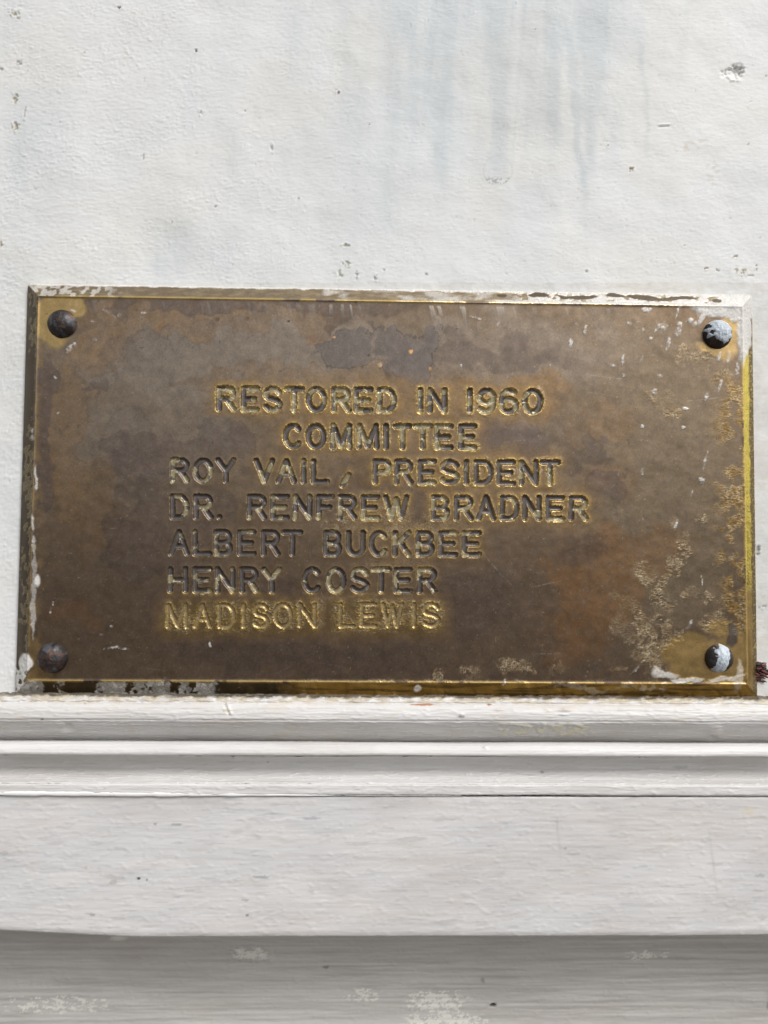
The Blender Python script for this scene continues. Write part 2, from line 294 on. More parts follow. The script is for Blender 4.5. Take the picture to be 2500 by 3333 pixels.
for (ua, ta, ba, ub, tb, bb), w, dep, fl, chars in ROWS:
    for ch, l, r in chars:
        i = len(LCH); LCH.append(ch); mu_ = (l+r)/2; k = (mu_-ua)/(ub-ua); top = ta+(tb-ta)*k; bot = ba+(bb-ba)*k
        if ch == ',': top, bot = top+45, top+98
        if ch == '.': top, bot = bot-21, bot
        c0 = np.searchsorted(px_, p2w(l-46, top, PH)[0]); c1 = np.searchsorted(px_, p2w(r+46, top, PH)[0])
        r0 = np.searchsorted(pz_, p2w(l, bot+46, PH)[1]); r1 = np.searchsorted(pz_, p2w(l, top-46, PH)[1])
        s = np.s_[r0:r1, c0:c1]; u = U[s]+wu[s]; v = V[s]+wv[s]
        il, ir, it, ib = l+w, r-w, top+w, bot-w
        if ir < il: il = ir = mu_
        D = np.full(u.shape, 999.0)
        for pl in G[ch]:
            pts = [(il+(ir-il)*a, it+(ib-it)*b) for a, b in pl]
            for (x0, y0), (x1, y1) in zip(pts[:-1], pts[1:]):
                dx, dy = x1-x0, y1-y0; t = np.clip(((u-x0)*dx+(v-y0)*dy)/(dx*dx+dy*dy+1e-9), 0, 1)
                D = np.minimum(D, np.hypot(u-x0-t*dx, v-y0-t*dy))
        rel = D-w; better = rel < DL[s]
        DL[s] = np.where(better, rel, DL[s]); LID[s] = np.where(better, i, LID[s])
        LDEP[s] = np.where(better, dep, LDEP[s]); LW[s] = np.where(better, w, LW[s]); LFL[s] = np.where(better, fl, LFL[s])
# distance to lettering further away (for the tarnish that follows it)
inside = np.clip(-DL/LW, 0, 1)
groove = -LDEP*MM*np.clip(1-(1-inside)**3.2, 0, 1)**0.62
# bevel profile
de = np.minimum(np.minimum(gx+HW, HW-gx), np.minimum(gz+HH, HH-gz))
tt = np.clip(de/BW, 0, 1)
prof = 0.0012+(PH-0.0012)*(0.80*tt+0.20*np.sin(tt*math.pi/2))
lip = 0.00022*np.exp(-((de-BW)/0.00055)**2)
hh = prof+lip+groove
hh += (fbm(gx*120, gz*120, 7, 3)-0.5)*0.00022*(de > 0.001)        # plate is not perfectly flat
near = np.exp(-np.clip(DL, 0, 400)/7.0)
hh += near*0.00008

# ---- patina and some painted sheen, laid out from the photograph
n1 = fbm(U*0.012, V*0.012, 201, 5); n2 = fbm(U*0.012+40, V*0.012, 207, 5); n3 = fbm(U*0.05, V*0.05, 211, 4); n4 = fbm(U*0.2, V*0.2, 213, 3)
Uw = U+(n1-0.5)*170+(n3-.5)*44; Vw = V+(n2-0.5)*170+(fbm(U*0.05, V*0.05, 219, 4)-.5)*30
def blob(u, v, ru, rv, soft=0.35, warp=1.0, ang=0.0):
    soft = soft*.62
    a, b = (Uw-U)*warp+U-u, (Vw-V)*warp+V-v
    if ang: ca, sa = math.cos(ang), math.sin(ang); a, b = a*ca+b*sa, -a*sa+b*ca
    return sst(1+soft, 1-soft, np.hypot(a/ru, b/rv))
def union(*l):
    m = 0
    for a in l: m = np.maximum(m, a)
    return m
col = np.ones(U.shape+(3,))*np.array([0.215, 0.172, 0.128])
rough = np.full(U.shape, 0.34); metal = np.full(U.shape, 0.74); bumpy = np.full(U.shape, 0.6)
greyish = union(blob(750,1150,560,170,.6), blob(1650,1150,420,110,.6)*.7, blob(500,1400,300,200,.7)*.6)
col = mixc(col, (0.272, 0.243, 0.212), greyish*0.9)  # grey tarnish; the upper-left patch also paints in the plate's sheen
brown = sst(1500, 2000, V+200*(n1-.5)); col = mixc(col, (0.155, 0.116, 0.086), brown*0.85)
olive = blob(2150,1600,300,520,.6)*.8; col = mixc(col, (0.215, 0.178, 0.130), olive)
TAN, ORG, PUR, SLATE = (0.29, 0.195, 0.105), (0.265, 0.150, 0.068), (0.150, 0.122, 0.118), (0.165, 0.155, 0.155)
tan = union(blob(640,1045,330,45,.5), blob(330,1120,120,75,.5), blob(1000,1040,140,40,.5)*.7, blob(230,1330,60,170,.5)*.7, blob(215,1560,60,150,.6)*.8, blob(1000,1225,420,28,.6)*.6, blob(1780,1270,90,50,.35), blob(1450,1310,420,50,.6)*.55,
            blob(300,1650,90,120,.7)*.5, blob(1090,1350,130,60,.5)*.7, blob(1180,1500,60,50,.6)*.4, blob(2290,1010,160,60,.7)*.3, blob(210,1000,110,70,.5)*.5)
col = mixc(col, TAN, tan*(.25+.55*n3))
org = union(blob(1950,1900,150,170,.4), blob(2060,1780,190,75,.5)*.75, blob(1890,2050,110,110,.5)*.8, blob(1990,1560,80,60,.6)*.4, blob(1870,1770,60,50,.5)*.4, blob(250,2010,70,50,.6)*.4, blob(1950,1400,80,60,.6)*.35, blob(1500,1500,80,50,.6)*.3,
            blob(1050,1090,40,26,.5)*.6)
col = mixc(col, ORG, org*(.25+.6*n3))
pur = union(blob(460,1490,130,90,.25), blob(560,1720,190,130,.45)*.8, blob(460,1800,120,90,.5)*.6, blob(143,1280,38,110,.15,.3), blob(140,1480,26,160,.3,.25), blob(143,1560,30,110,.3,.25)*.8, blob(740,1440,110,60,.3)*.8, blob(1680,1430,130,55,.3),
            blob(1990,1590,50,60,.35)*.8, blob(640,1500,110,60,.5)*.6, blob(1250,1600,260,60,.6)*.6, blob(1580,1160,300,50,.6)*.35, blob(1330,1690,80,60,.5)*.5, blob(760,1960,300,90,.6)*.35, blob(1900,1780,70,50,.5)*.4, blob(1480,1960,220,120,.6)*.3,
            blob(700,985,420,26,.5,.5)*.8, blob(1150,990,220,30,.5,.5)*.6, blob(1130,1040,40,30,.2)*.5, blob(950,2140,450,60,.6)*.4, blob(320,1250,40,30,.3)*.6, blob(1900,1480,60,40,.3)*.4)
col = mixc(col, PUR, pur*(.35+.6*n3))
col = mixc(col, (0.09,0.075,0.07), sst(.10,.35,pur)*sst(.75,.45,pur)*.30); col = mixc(col, (0.13,0.09,0.06), sst(.08,.3,tan)*sst(.7,.4,tan)*.22)
def ring(m, lo, hi): return sst(lo-.18, lo, m)*sst(hi+.18, hi, m)
isl_raw = union(blob(1150,1145,86,62,.22,.55), blob(1265,1135,60,62,.22,.55), blob(1345,1150,62,76,.22,.55), blob(1400,1110,44,38,.22,.6), blob(1310,1205,70,36,.25,.5), blob(1215,1085,20,40,.3,.4), blob(1070,1125,32,20,.3,.5))
isl_gap = union(blob(1213,1130,8,50,.4,.2), blob(1243,1170,22,10,.5,.3))
isl = isl_raw*(1-isl_gap*.8)
col = mixc(col, SLATE, isl*0.80); col = mixc(col, (0.06, 0.055, 0.052), ring(isl_raw, .3, .5)*.5); rough = rough+isl*0.05
for cu, cv, r, c_ in ((1337,1144,7,(.7,.42,.18)), (1400,1199,6,(.45,.3,.15)), (1089,1098,4,(.7,.42,.25)), (1237,1188,8,(.5,.38,.25)), (1230,975,5,(.1,.08,.06)), (1200,1157,5,(.12,.09,.05)), (940,1045,5,(.1,.08,.05)), (707,1040,8,(.15,.09,.03)), (805,1037,6,(.2,.12,.05)), (520,1066,5,(.35,.18,.06))):
    col = mixc(col, c_, sst(1.3, .7, np.hypot(U-cu, (V-cv)*1.1)/r+(n4-.5)))
# scalloped tide-lines in the upper left
for cu, cv, r in ((480,1150,70), (560,1110,55), (655,1075,40), (715,1066,42), (770,1065,34), (840,1050,52), (395,1160,60), (330,1240,55), (420,1390,70), (690,1395,60), (760,1480,52), (1790,1430,64), (1700,1400,55)):
    rr = np.hypot(Uw*.3+U*.7-cu-(0), Vw*.3+V*.7-cv); ed = np.exp(-((rr-r)/3.5)**2)*sst(cv+r*.4, cv-r*.2, V)
    col = mixc(col, (0.135, 0.115, 0.105), ed*.30); ins = sst(r+3, r-3, rr)*sst(cv+r*.9, cv-r*.3, V); col = mixc(col, (0.20, 0.18, 0.165), ins*.28)
# mottling, and a painted lift towards the top for the reflected sky
mot = fbm(U*0.035, V*0.035, 231, 5); col = col*np.array([.96,.875,.79])*(1+.10*sst(1750,1000,V))[..., None]*(0.86+0.26*mot)[..., None]; col = mixc(col, (0.14,0.12,0.112), sst(.60,.75,fbm(U*.07,V*.05,233,4))*.22); col = mixc(col, (0.30,0.25,0.185), sst(.66,.8,fbm(U*.15,V*.13,235,3))*.2)
# tarnish around the lettering: orange halo, then beige-gold crust
hl = sst(26, 3, DL+(n3-.5)*30)
hst = union(sst(600, 1000, U)*sst(1720, 1350, V), sst(950, 1300, U)*sst(2080, 1500, V), sst(1920, 1940, V)*0.9, sst(1230,1240,V)*sst(1360,1350,V))
hst = np.clip(hst, 0.12, 1)
HALO = np.exp(-np.clip(DL, 0, 999)/22)*hst*(0.45+1.0*n2)
col = mixc(col, (0.33, 0.205, 0.085), np.clip(HALO*.85*(.4+1.2*n3), 0, .7))
f1, f2, cid = worley(U*0.16, V*0.16, 5); f1b, f2b, cidb = worley(U*0.075, V*0.075, 15)
crk = sst(.16, .03, f2-f1); fine = fbm(U*.33, V*.33, 241, 3)
cr_let = sst(13, 1, DL+(n3-.5)*16)*(DL > 0)*hst*sst(.38, .56, fbm(U*.025, V*.025, 251, 4))*1.0
bt = union(blob(1180,1690,330,30,.5,.4), blob(1340,1720,120,26,.5,.4)*(V<1740), blob(1270,1830,130,30,.4,.4), blob(1180,1990,260,60,.6,.5)*.8, blob(700,2020,200,60,.5,.5)*.6)*sst(40, 12, DL)
cr_let = np.clip(np.maximum(cr_let, bt*hst*.9), 0, 1)
def crust(m, c, amt=1.0):
    global col, hh, rough, metal, bumpy
    k = m*sst(.42, .60, fine*.6+.4*cid+.05)
    col = mixc(col, np.array(c)*.55, m*.62*amt); col = mixc(col, c, k*.55*amt)
    vein = np.maximum(sst(.13, .03, f2-f1), .8*sst(.62, .72, fbm(U*.28+9, V*.28, 243, 2)))
    col = mixc(col, (0.56, 0.49, 0.36), m*vein*sst(.38, .52, fbm(U*.06, V*.06, 245, 3))*.62*amt)
    hh = hh+m*(k*0.00004+vein*.00005+(fine-.5)*0.00008); rough = rough+m*.08; bumpy = bumpy+m*.6
crust(cr_let, (0.36, 0.24, 0.115))
row7 = sst(1945, 1962, V+14*(n3-.5))*sst(2085, 2050, V+30*(n1-.5))*sst(515, 560, U+30*(n3-.5))*sst(1470, 1430, U+30*(n3-.5))
row7 *= np.where(U < 1060, sst(1035, 1015, U)+0, 1)*1.0+np.where((U > 1035) & (U < 1070), .25, 0)
row7 = np.clip(row7, 0, 1)
col = mixc(col, (0.25, 0.168, 0.072), row7*.5); metal = metal+row7*.15
crust(row7*sst(26, 6, DL+(n3-.5)*26)*sst(.40,.55,fbm(U*.05,V*.05,255,3)), (0.36, 0.26, 0.12), .8)
# crusty scabs to the right and along the foot
SCN = .55*fbm(U*.045, V*.045, 261, 4)+.45*fbm(U*.14, V*.14, 262, 3)+.045
def scab(u, v, ru, rv, d=.5, a=0): return blob(u, v, ru, rv, .3, .6, a)*sst(d-.02, d+.02, SCN)
scabs = union(scab(2078,1858,55,38,.42), scab(2175,1850,26,50,.45), scab(2170,1935,42,60,.42), scab(2065,1975,70,26,.5,.3), scab(2035,2040,38,50,.45), scab(2130,2065,80,60,.45), scab(2110,2140,60,45,.46), scab(2270,1930,50,22,.5,-.25), scab(2140,2180,70,30,.5),
              scab(2165,1310,48,32,.40), scab(2235,1160,22,40,.48), scab(1395+130,2196,34,24,.45), scab(1690,2172,55,26,.44), scab(1825,2172,26,34,.48), scab(1940,2168,28,18,.48), scab(2015,2178,26,14,.5), scab(1420,2200,20,20,.5), scab(2190,1700,20,30,.5), scab(2230,1800,30,60,.52),
              scab(2330,2010,40,40,.5), scab(2290,1700,22,16,.5), scab(1120,1690,60,24,.5)*.7, scab(2320,1185,60,40,.5))
scabs = np.maximum(scabs, sst(2205,2220,V)*sst(560,900,U)*sst(.52,.60,fbm(U*.03,V*.06,263,3))*.9)
crust(scabs*(.35+.9*sst(.35,.65,fbm(U*.02+3,V*.02,264,3))), (0.35, 0.25, 0.14)); rs = sst(2310, 2385, U+60*(n1-.5)+50*(n3-.5))*sst(1180,1280,V)*sst(2120,2040,V)
crust(rs*sst(.36,.50,fbm(U*.03,V*.03,265,4)), (0.38, 0.235, 0.075)); metal += rs*.1
ls = sst(150, 118, U+20*(n3-.5)+20*(n1-.5))*sst(1000,1060,V)*sst(.42,.58,fbm(U*.04,V*.03,267,4)); col = mixc(col, (0.30,0.21,0.10), ls*.6)
# bright rubbed brass beside three of the rivets
GOLD = (0.56, 0.385, 0.160)
gold = union(blob(165,1045,60,92,.22,.25), blob(215,995,60,38,.2,.25), blob(2290,2145,112,66,.3,.25,-.2), blob(2390,2150,70,100,.3,.2)*.9, blob(2345,2200,90,26,.3,.2)*.9, blob(2378,1060,30,92,.4,.3)*.8, blob(2330,1135,56,26,.6,.5)*.7, blob(2350,2030,40,30,.4,.4)*.8, blob(130,2190,40,20,.4,.3)*.4, blob(120,2120,26,50,.4,.3)*.4, blob(2240,2110,80,50,.3,.25,-.3))
gm = gold*(0.75+.5*n3); col = mixc(col, GOLD, gm*.92); rough = rough-.04*gold; metal += gold*.25
col = mixc(col, (0.20,0.17,0.15), blob(2380,2060,16,40,.2,.3)*.9)
# bevel: brown lacquer and gold, reflections painted in from dark left to bright right
bev = sst(BW*1.02, BW*.98, de); topb = bev*(gz > HH-BW*1.01)*((HH-gz) <= de+1e-6); botb = bev*((gz+HH) <= de+1e-6); lefb = bev*((gx+HW) <= de+1e-6); rigb = bev*((HW-gx) <= de+1e-6)
col = mixc(col, (0.085, 0.064, 0.040), lefb*.95); metal = np.where(lefb > .5, .5, metal)
col = mixc(col, (0.29, 0.225, 0.145), topb*.9); col = mixc(col, (0.45,0.36,0.22), topb*sst(.5,.7,fbm(U*.03,V*.1,275,3))*.5)
bg_ = sst(900, 1000, U+80*(n1-.5)); col = mixc(col, (0.11, 0.082, 0.045), botb*(1-bg_)); col = mixc(col, (0.52, 0.33, 0.085), botb*bg_*.95); metal = np.where(botb > .5, .85, metal); rough = np.where(botb*bg_ > .5, .33, rough)
col = mixc(col, (0.15,0.10,0.04), botb*bg_*sst(.5,.7,fbm(U*.008, de*900, 271, 3))*.7)
inner = sst(.35, .5, tt+.25*(n3-.5))
gold_refl_r = rigb*sst(1085,1160,V)*sst(2020,1780,V+100*(n1-.5)); col = mixc(col, (0.97, 0.76, 0.16), gold_refl_r*inner*.98); metal = np.where(gold_refl_r*inner > .5, 1.0, metal); rough = np.where(gold_refl_r*inner > .5, .26, rough)
col = mixc(col, (0.20,0.15,0.07), rigb*(1-inner)*.9); col = mixc(col, (0.60,0.44,0.16), rigb*(1-inner)*sst(.6,.7,n4)*.8); col = mixc(col, (0.42,0.28,0.10), rigb*inner*sst(1900,2000,V)*.9)
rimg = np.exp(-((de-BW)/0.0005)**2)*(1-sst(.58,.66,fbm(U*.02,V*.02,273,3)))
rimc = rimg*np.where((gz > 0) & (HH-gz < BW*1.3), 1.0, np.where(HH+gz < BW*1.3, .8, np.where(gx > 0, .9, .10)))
col = mixc(col, (0.90, 0.64, 0.24), rimc*.9); metal = np.where(rimc > .4, .95, metal); rough = np.where(rimc > .4, .28, rough)  # highlight painted along the inner ridge, faint on the left
# flaked lacquer on the left bevel and pale flakes elsewhere on the bevels
g1, g2, gid = worley(U*.085, V*.06+3, 35)
fk = gid
lfk = lefb*sst(.50,.53,fk*.6+.9*(fbm(V*.006, U*0, 281, 3)-.5)+.35*(n3-.5)-.10+.35*tt)
col = mixc(col, (0.20, 0.155, 0.085), lfk*.85); hh += lfk*.00012; col = mixc(col, (0.34,0.28,0.16), lfk*sst(.10,.03,g2-g1)*.8)
# white wall paint slopped over the edges
WP = (0.70, 0.69, 0.66)
tv = (HH-gz)/BW                        # 0 at the outer top edge, 1 at the inner edge of the bevel
wav = fbm(U*.03, V*0+3, 291, 4); cellw = cidb*.6+.4*fbm(U*.02, V*.05, 293, 3)
tw = np.zeros_like(U)
tw = np.maximum(tw, topb*sst(.16, .08, tv+.25*(wav-.5)))                                              # overlap of the wall coat
tw = np.maximum(tw, topb*sst(430, 300, U+50*(n3-.5))*sst(.50,.56,cellw)*.62)
tw = np.maximum(tw, topb*sst(1040,1060,U)*sst(.40,.62,fbm(U*.012,V*.03,295,4))*.55)
tw = np.maximum(tw, topb*sst(1620,1760,U+40*(n3-.5))*sst(.36,.40,cellw)*.9)
tw = np.maximum(tw, topb*sst(1560,1640,U)*sst(.72,.8,tv+.25*(wav-.5))*.8)
tr = union(blob(2420,985,95,60,.2,.25), blob(2425,1075,30,100,.3,.25), blob(2330,1000,90,22,.4,.35)*.9, blob(2250,985,60,20,.3,.3)*.8, blob(2385,1005,50,26,.3,.3))*sst(.2,.35,n1+.2)
hol = union(blob(2200,962,40,9,.2,.15), blob(2130,962,60,9,.2,.15), blob(2236,962,44,8,.2,.15), blob(2010,955,34,9,.2,.15), blob(2100,958,56,10,.2,.15), blob(2340,970,16,10,.2,.1), blob(1760,957,36,10,.2,.15), blob(1840,958,22,7,.2,.15), blob(1640,955,16,8,.2,.15), blob(1900,957,54,10,.2,.15))
tw = np.maximum(tw, tr)*(1-hol*topb); col = mixc(col, (0.10,0.08,0.055), hol*topb*.9)
tw = np.maximum(tw, union(blob(2350,1020,13,10,.3,.1), blob(2280,1030,14,20,.3,.3)*.7))
lw = union(blob(121,1890,10,20,.5,.1), *[blob(110,v_,a_*.7,b_,.5,.2)*k_*.85 for v_,a_,b_,k_ in ((1780,7,30,.6),(1850,7,60,.55),(1930,9,60,.6),(1985,12,50,.65),(1560,5,40,.9),(1590,7,8,1),(1700,7,26,.7),(1755,9,14,.8),(1400,9,8,.9),(1425,12,12,.6),(2040,9,22,.7),(2070,6,16,.5))])
lw = np.maximum(lw, lefb*sst(2120,2160,V)*sst(.45,.5,cellw)); lw = np.maximum(lw, blob(72,2150,26,30,.3,.3)); tw = np.maximum(tw, lw)
g1, g2, gid = worley(U*.042+n3*.7, V*.032+3+n2*.8, 35)
UJ = U+30*(n3-.5)+26*(cidb-.5); gap = np.zeros_like(U)
for (ga, gb) in ((130,184),(194,312),(408,431),(552,580),(606,634),(470,480)): gap = np.maximum(gap, sst(ga-5, ga+5, UJ)*sst(gb+5, gb-5, UJ)*sst(.02, .10, tt+.35*(vn(U*.045, V*0+2, 351)-.45)))
bw_ = botb*sst(712, 690, UJ)*(1-gap)*(.55+.45*cidb)*(1-.5*sst(.05,.015,f2b-f1b))*sst(1.02,.9,tt+.2*(n3-.5)); bwl = botb*sst(.14,.06,tt+.2*(wav-.5))*sst(1500,1000,U)*.8
tw = np.maximum(tw, np.maximum(bw_*.95, bwl))
tw = np.maximum(tw, union(blob(1360,2243,12,14,.3,.15), blob(2240,2215,60,10,.3,.4)*.8, blob(2160,2195,50,16,.4,.5)*.75, blob(2370,2215,50,10,.4,.4)*.7, blob(2400,2200,12,60,.4,.3)*.5, blob(1900,2247,80,10,.4,.5)*.35, blob(2100,2250,90,14,.4,.6)*.4*sst(.4,.5,cellw)))
# runs of paint below the top bevel and stray flecks, those at upper left painted glints
dr = sst(.78,.86,vn((U-.22*V)*.075+.6*n1*3, V*.012, 301))*sst(0,6,V-(955+(U-93)*.0157+18))*np.exp(-np.clip(V-(975+(U-93)*.0157),0,400)/(26*(.4+vn(U*.1,V*0,303))))*(.25+.75*sst(1000,1150,U)*sst(1720,1500,U)+.5*sst(2000,2100,U))
tw = np.maximum(tw, dr*.5*(de > BW))
FL = [(1990,1188,14,5,.5),(2088,1170,13,4,-1.2),(2175,1120,5,26,.25),(2161,1062,12,14,.2),(2150,1060,8,5,0),(2205,1015,3,22,.25),(2105,1008,18,7,0),(2050,1053,8,5,0),(2120,1102,7,4,0),(1858,1115,6,12,0),(1905,1072,5,13,.2),(1620,1055,5,8,.7),(1550,1035,20,2.5,.3),
      (2092,1075,4,8,.2),(2026,1170,5,14,.1),(2140,1070,14,3,-.8),(2345,1250,4,24,.25),(2295,1500,4,28,.25),(2285,1565,12,9,.4),(2252,1607,3,11,.3),(2200,1708,4,20,.3),(2090,1535,5,13,.1),(2225,1392,7,5,.5),(2285,1890,2,16,-.15),(2245,2035,7,18,.5),(2090,1388,6,6,0),
      (2130,1275,10,9,.6),(2030,1222,6,6,0),(2150,1225,10,4,.4),(368,2108,26,4,-.15),(400,2111,20,3,.1),(165,1985,3,12,.1),(172,1965,3,9,0),(683,2098,4,9,-.2),(180,1230,3,7,-.6),(190,1345,4,4,0),(362,2040,5,5,0),(330,2066,6,4,0),(466,1018,10,3,0),
      (345,1012,14,4,.4),(372,1030,10,3,.8),(300,1045,6,3,.4),(308,1105,6,7,.3),(225,1135,8,14,.4),(245,1122,5,8,-.4),(175,1098,8,4,.6),(235,1010,12,4,.5),(390,1025,7,8,.4),(1790,1190,4,4,0),(1500,1190,4,4,0),(2210,1070,9,22,.3),(2255,1050,20,10,.6),(2230,1330,12,5,.2),(2300,1290,6,16,.4),(2372,1165,6,20,.1),(2340,1160,5,16,.2),(2400,1200,5,20,0),(1640,2222,6,12,.4),(2068,2180,5,18,.8)]
flk = np.zeros_like(U)
for (a, b, ra, rb, an) in FL:
    s = (abs(U-a) < 60) & (abs(V-b) < 60); ca, sa = math.cos(an), math.sin(an); du, dv = U[s]-a, V[s]-b
    r = np.hypot((du*ca+dv*sa)/ra, (-du*sa+dv*ca)/rb)+(n4[s]-.5)*1.1; flk[s] = np.maximum(flk[s], sst(1.15,.75,r))
tw = np.maximum(tw, flk*(.16+.62*sst(.42,.62,fbm(U*.11,V*.11,331,3)))*(DL > 3))
tw = np.clip(tw, 0, 1)*(DL > 1)
col = mixc(col, WP, tw*.92); rough = rough*(1-tw)+.42*tw; metal = metal*(1-tw*.95); bumpy = bumpy*(1-tw)+.9*tw; hh += tw*.00016+tw*(n4-.5)*.0003
rs_ = np.random.RandomState(8)
for _ in range(46):
    a, b = rs_.uniform(150, 2380), rs_.uniform(1000, 2200); an = rs_.uniform(-1.5, 1.5) if rs_.rand() < .5 else rs_.uniform(-.15, .15); ln = rs_.uniform(12, 90); am = rs_.uniform(.12, .4)*(1.4 if a > 1500 else .8)
    s = (abs(U-a) < ln+4) & (abs(V-b) < ln+4); ca, sa = math.cos(an), math.sin(an); du, dv = U[s]-a, V[s]-b; tt_ = du*ca+dv*sa; nn_ = -du*sa+dv*ca+tt_**2*.0012*rs_.uniform(-1, 1)
    k = np.exp(-(nn_/1.5)**2)*sst(ln, ln*.6, abs(tt_))*sst(.35,.55,n4[s])*am*(DL[s] > 2); col[s] = mixc(col[s], (.40,.36,.31), k); rough[s] += k*.1
# pinholes, fly specks
pin = sst(.955,.975,vn(U*.13, V*.13, 311)); col = mixc(col, (0.07,0.055,0.04), pin*.55*sst(.4,.6,n2)); pin2 = sst(.965,.98,vn(U*.15, V*.15, 313)); col = mixc(col, (.42,.36,.28), pin2*.5*(DL > 3))
# inside the letters: slate-brown tarnish, part filled with cracked yellowish lacquer
il = sst(-.4, -1.8, DL)
lc = np.ones_like(col)*np.array([0.142, 0.124, 0.116]); lc = lc*(0.82+.36*n3)[..., None]
r7 = (V > 1950); lc = mixc(lc, (0.36, 0.265, 0.12), r7*.85*(.6+.6*n3))
fb1, fb2, fcid = worley(U*.040+n3*1.0, V*.040+n2*.8, 25)
boost = LFL*.52+.7*(fbm(U*.013, V*.013, 321, 3)-.5)+.10*sst(700,1200,U)-.02
flake = sst(0, .03, boost-.03-fcid*1.0)*il*(V < 1950)
lc = mixc(lc, (0.31, 0.265, 0.155), flake*.9*(.75+.5*vn(U*.12, V*.12, 323))); lc = mixc(lc, (0.70, 0.65, 0.46), flake*sst(.09,.02,fb2-fb1)*.9)
sh = np.exp(-((DL+1.2)/1.6)**2); lc = mixc(lc, (0.42,0.30,0.12), sh*hst*.18)
col = np.where(il[..., None] > 0, col*(1-il[..., None])+lc*il[..., None], col)
metal = metal*(1-il)+il*np.where(flake > .5, .15, .5); rough = rough*(1-il)+il*np.where(flake > .5, .30, .32); hh += flake*(.00016+.00020*(fcid-.3)); bumpy = bumpy*(1-il)+il*.8
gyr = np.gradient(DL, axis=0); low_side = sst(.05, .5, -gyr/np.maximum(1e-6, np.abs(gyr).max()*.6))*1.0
glow = np.exp(-np.clip(DL,0,99)/7.0)*(DL > -1)*np.clip(hst*1.1,0,1)*sst(.40,.60,fbm(U*.03,V*.03,341,4)); col = mixc(col, (0.62,0.40,0.10), glow*.38); metal = np.maximum(metal, glow*.9); rough = rough-.08*glow
edg = np.exp(-((DL+.6)/2.0)**2)*np.clip(hst*1.15,0,1)*(.35+.65*low_side)*sst(.36,.58,fbm(U*.05,V*.05,343,4)); edg = edg*np.where(V > 1950, .55, 1.0); col = mixc(col, (0.80,0.56,0.17), edg*.85); metal = np.maximum(metal, edg*.95); rough = rough-.10*edg  # painted gold glint, strongest on the lower edges of the strokes
gs = sst(.60,.70,n4)*np.exp(-((DL-1.5)/3.5)**2)*hst; col = mixc(col, (0.90,0.66,0.24), gs*.9); metal = np.maximum(metal, gs*.9); rough = rough-.12*gs
col = np.clip(col, .01, .95); finish = np.stack([np.clip(rough,.15,.9), np.clip(metal,0,1), np.clip(bumpy,0,1.6)], -1)
# outline: slightly rounded corners, then a short upright edge down to the wall
ox = gx.copy(); oz = gz.copy()
cr = 0.0016; ax = np.clip(abs(gx)-(HW-cr), 0, None)/cr; azz = np.clip(abs(gz)-(HH-cr), 0, None)/cr
k = np.maximum(ax, azz)/np.maximum(np.hypot(ax, azz), 1e-9); k = np.where((ax > 0) & (azz > 0), k, 1)
ox = np.where(ax > 0, np.sign(gx)*((HW-cr)+cr*ax*k), gx); oz = np.where(azz > 0, np.sign(gz)*((HH-cr)+cr*azz*k), gz)
nr, nc = gx.shape
co = np.stack([ox, -hh, oz], -1).reshape(-1, 3); fc = gridf(nr, nc)
att = {'tint': col.reshape(-1, 3), 'finish': finish.reshape(-1, 3)}
idx = np.arange(nr*nc).reshape(nr, nc); rimv = np.concatenate([idx[0, :], idx[1:, -1], idx[-1, -2::-1], idx[-2:0:-1, 0]])
sk = co[rimv].copy(); sk[:, 1] = 0.0006; n0 = len(co); co2 = np.concatenate([co, sk]); nn = len(rimv); a = np.arange(nn); b = (a+1) % nn
fs = np.stack([rimv[a], n0+a, n0+b, rimv[b]], -1)
att2 = {k_: np.concatenate([v_, v_[rimv]]) for k_, v_ in att.items()}
fin = np.where((DL < 0.6), LID, -1).reshape(-1)
fl_id = fin[fc].max(1); fl_all = (fin[fc] >= 0).all(1); fl_id = np.where(fl_all, fl_id, -1)
fbev = (de.reshape(-1)[fc].mean(1) < BW*1.03) & (fl_id < 0)
ORG0 = (0, 0, -HH)
plaque = empty('memorial_plaque', ORG0, 'tarnished brass plaque with engraved names, bolted above the white moulding by four studs', 'plaque')
ms, fs_, as_ = sub(co, fc, (fl_id < 0) & ~fbev, att)
tag(mesh_obj('plate', ms, fs_, M_BRASS, plaque, (0, 0, 0), attrs=as_))
allf = np.concatenate([fc[fbev], fs]); ms, fs_, as_ = sub(co2, allf, np.ones(len(allf), bool), att2)
tag(mesh_obj('bevelled_edge', ms, fs_, M_BRASS, plaque, (0, 0, 0), attrs=as_), 'sloping brass rim, flaked and splashed with white paint, with a painted gold reflection on the right')
order = np.argsort(fl_id, kind='stable'); sid = fl_id[order]; st = np.searchsorted(sid, np.arange(len(LCH))); en = np.searchsorted(sid, np.arange(len(LCH)), 'right')
WORD = {',': 'comma', '.': 'full_stop'}
for i, ch in enumerate(LCH):
    f = fc[order[st[i]:en[i]]]
    if len(f) == 0: continue
    ms, fs_, as_ = sub(co, f, np.ones(len(f), bool), att); c = ms.mean(0)
    nm = WORD.get(ch, 'engraved_numeral' if ch in '0123456789' else 'engraved_letter')
    o = mesh_obj(nm, ms, fs_, M_BRASS, plaque, c, attrs=as_)
    if ch.isalnum(): tag(o, 'engraved %s %s' % ('numeral' if ch.isdigit() else 'letter', ch))

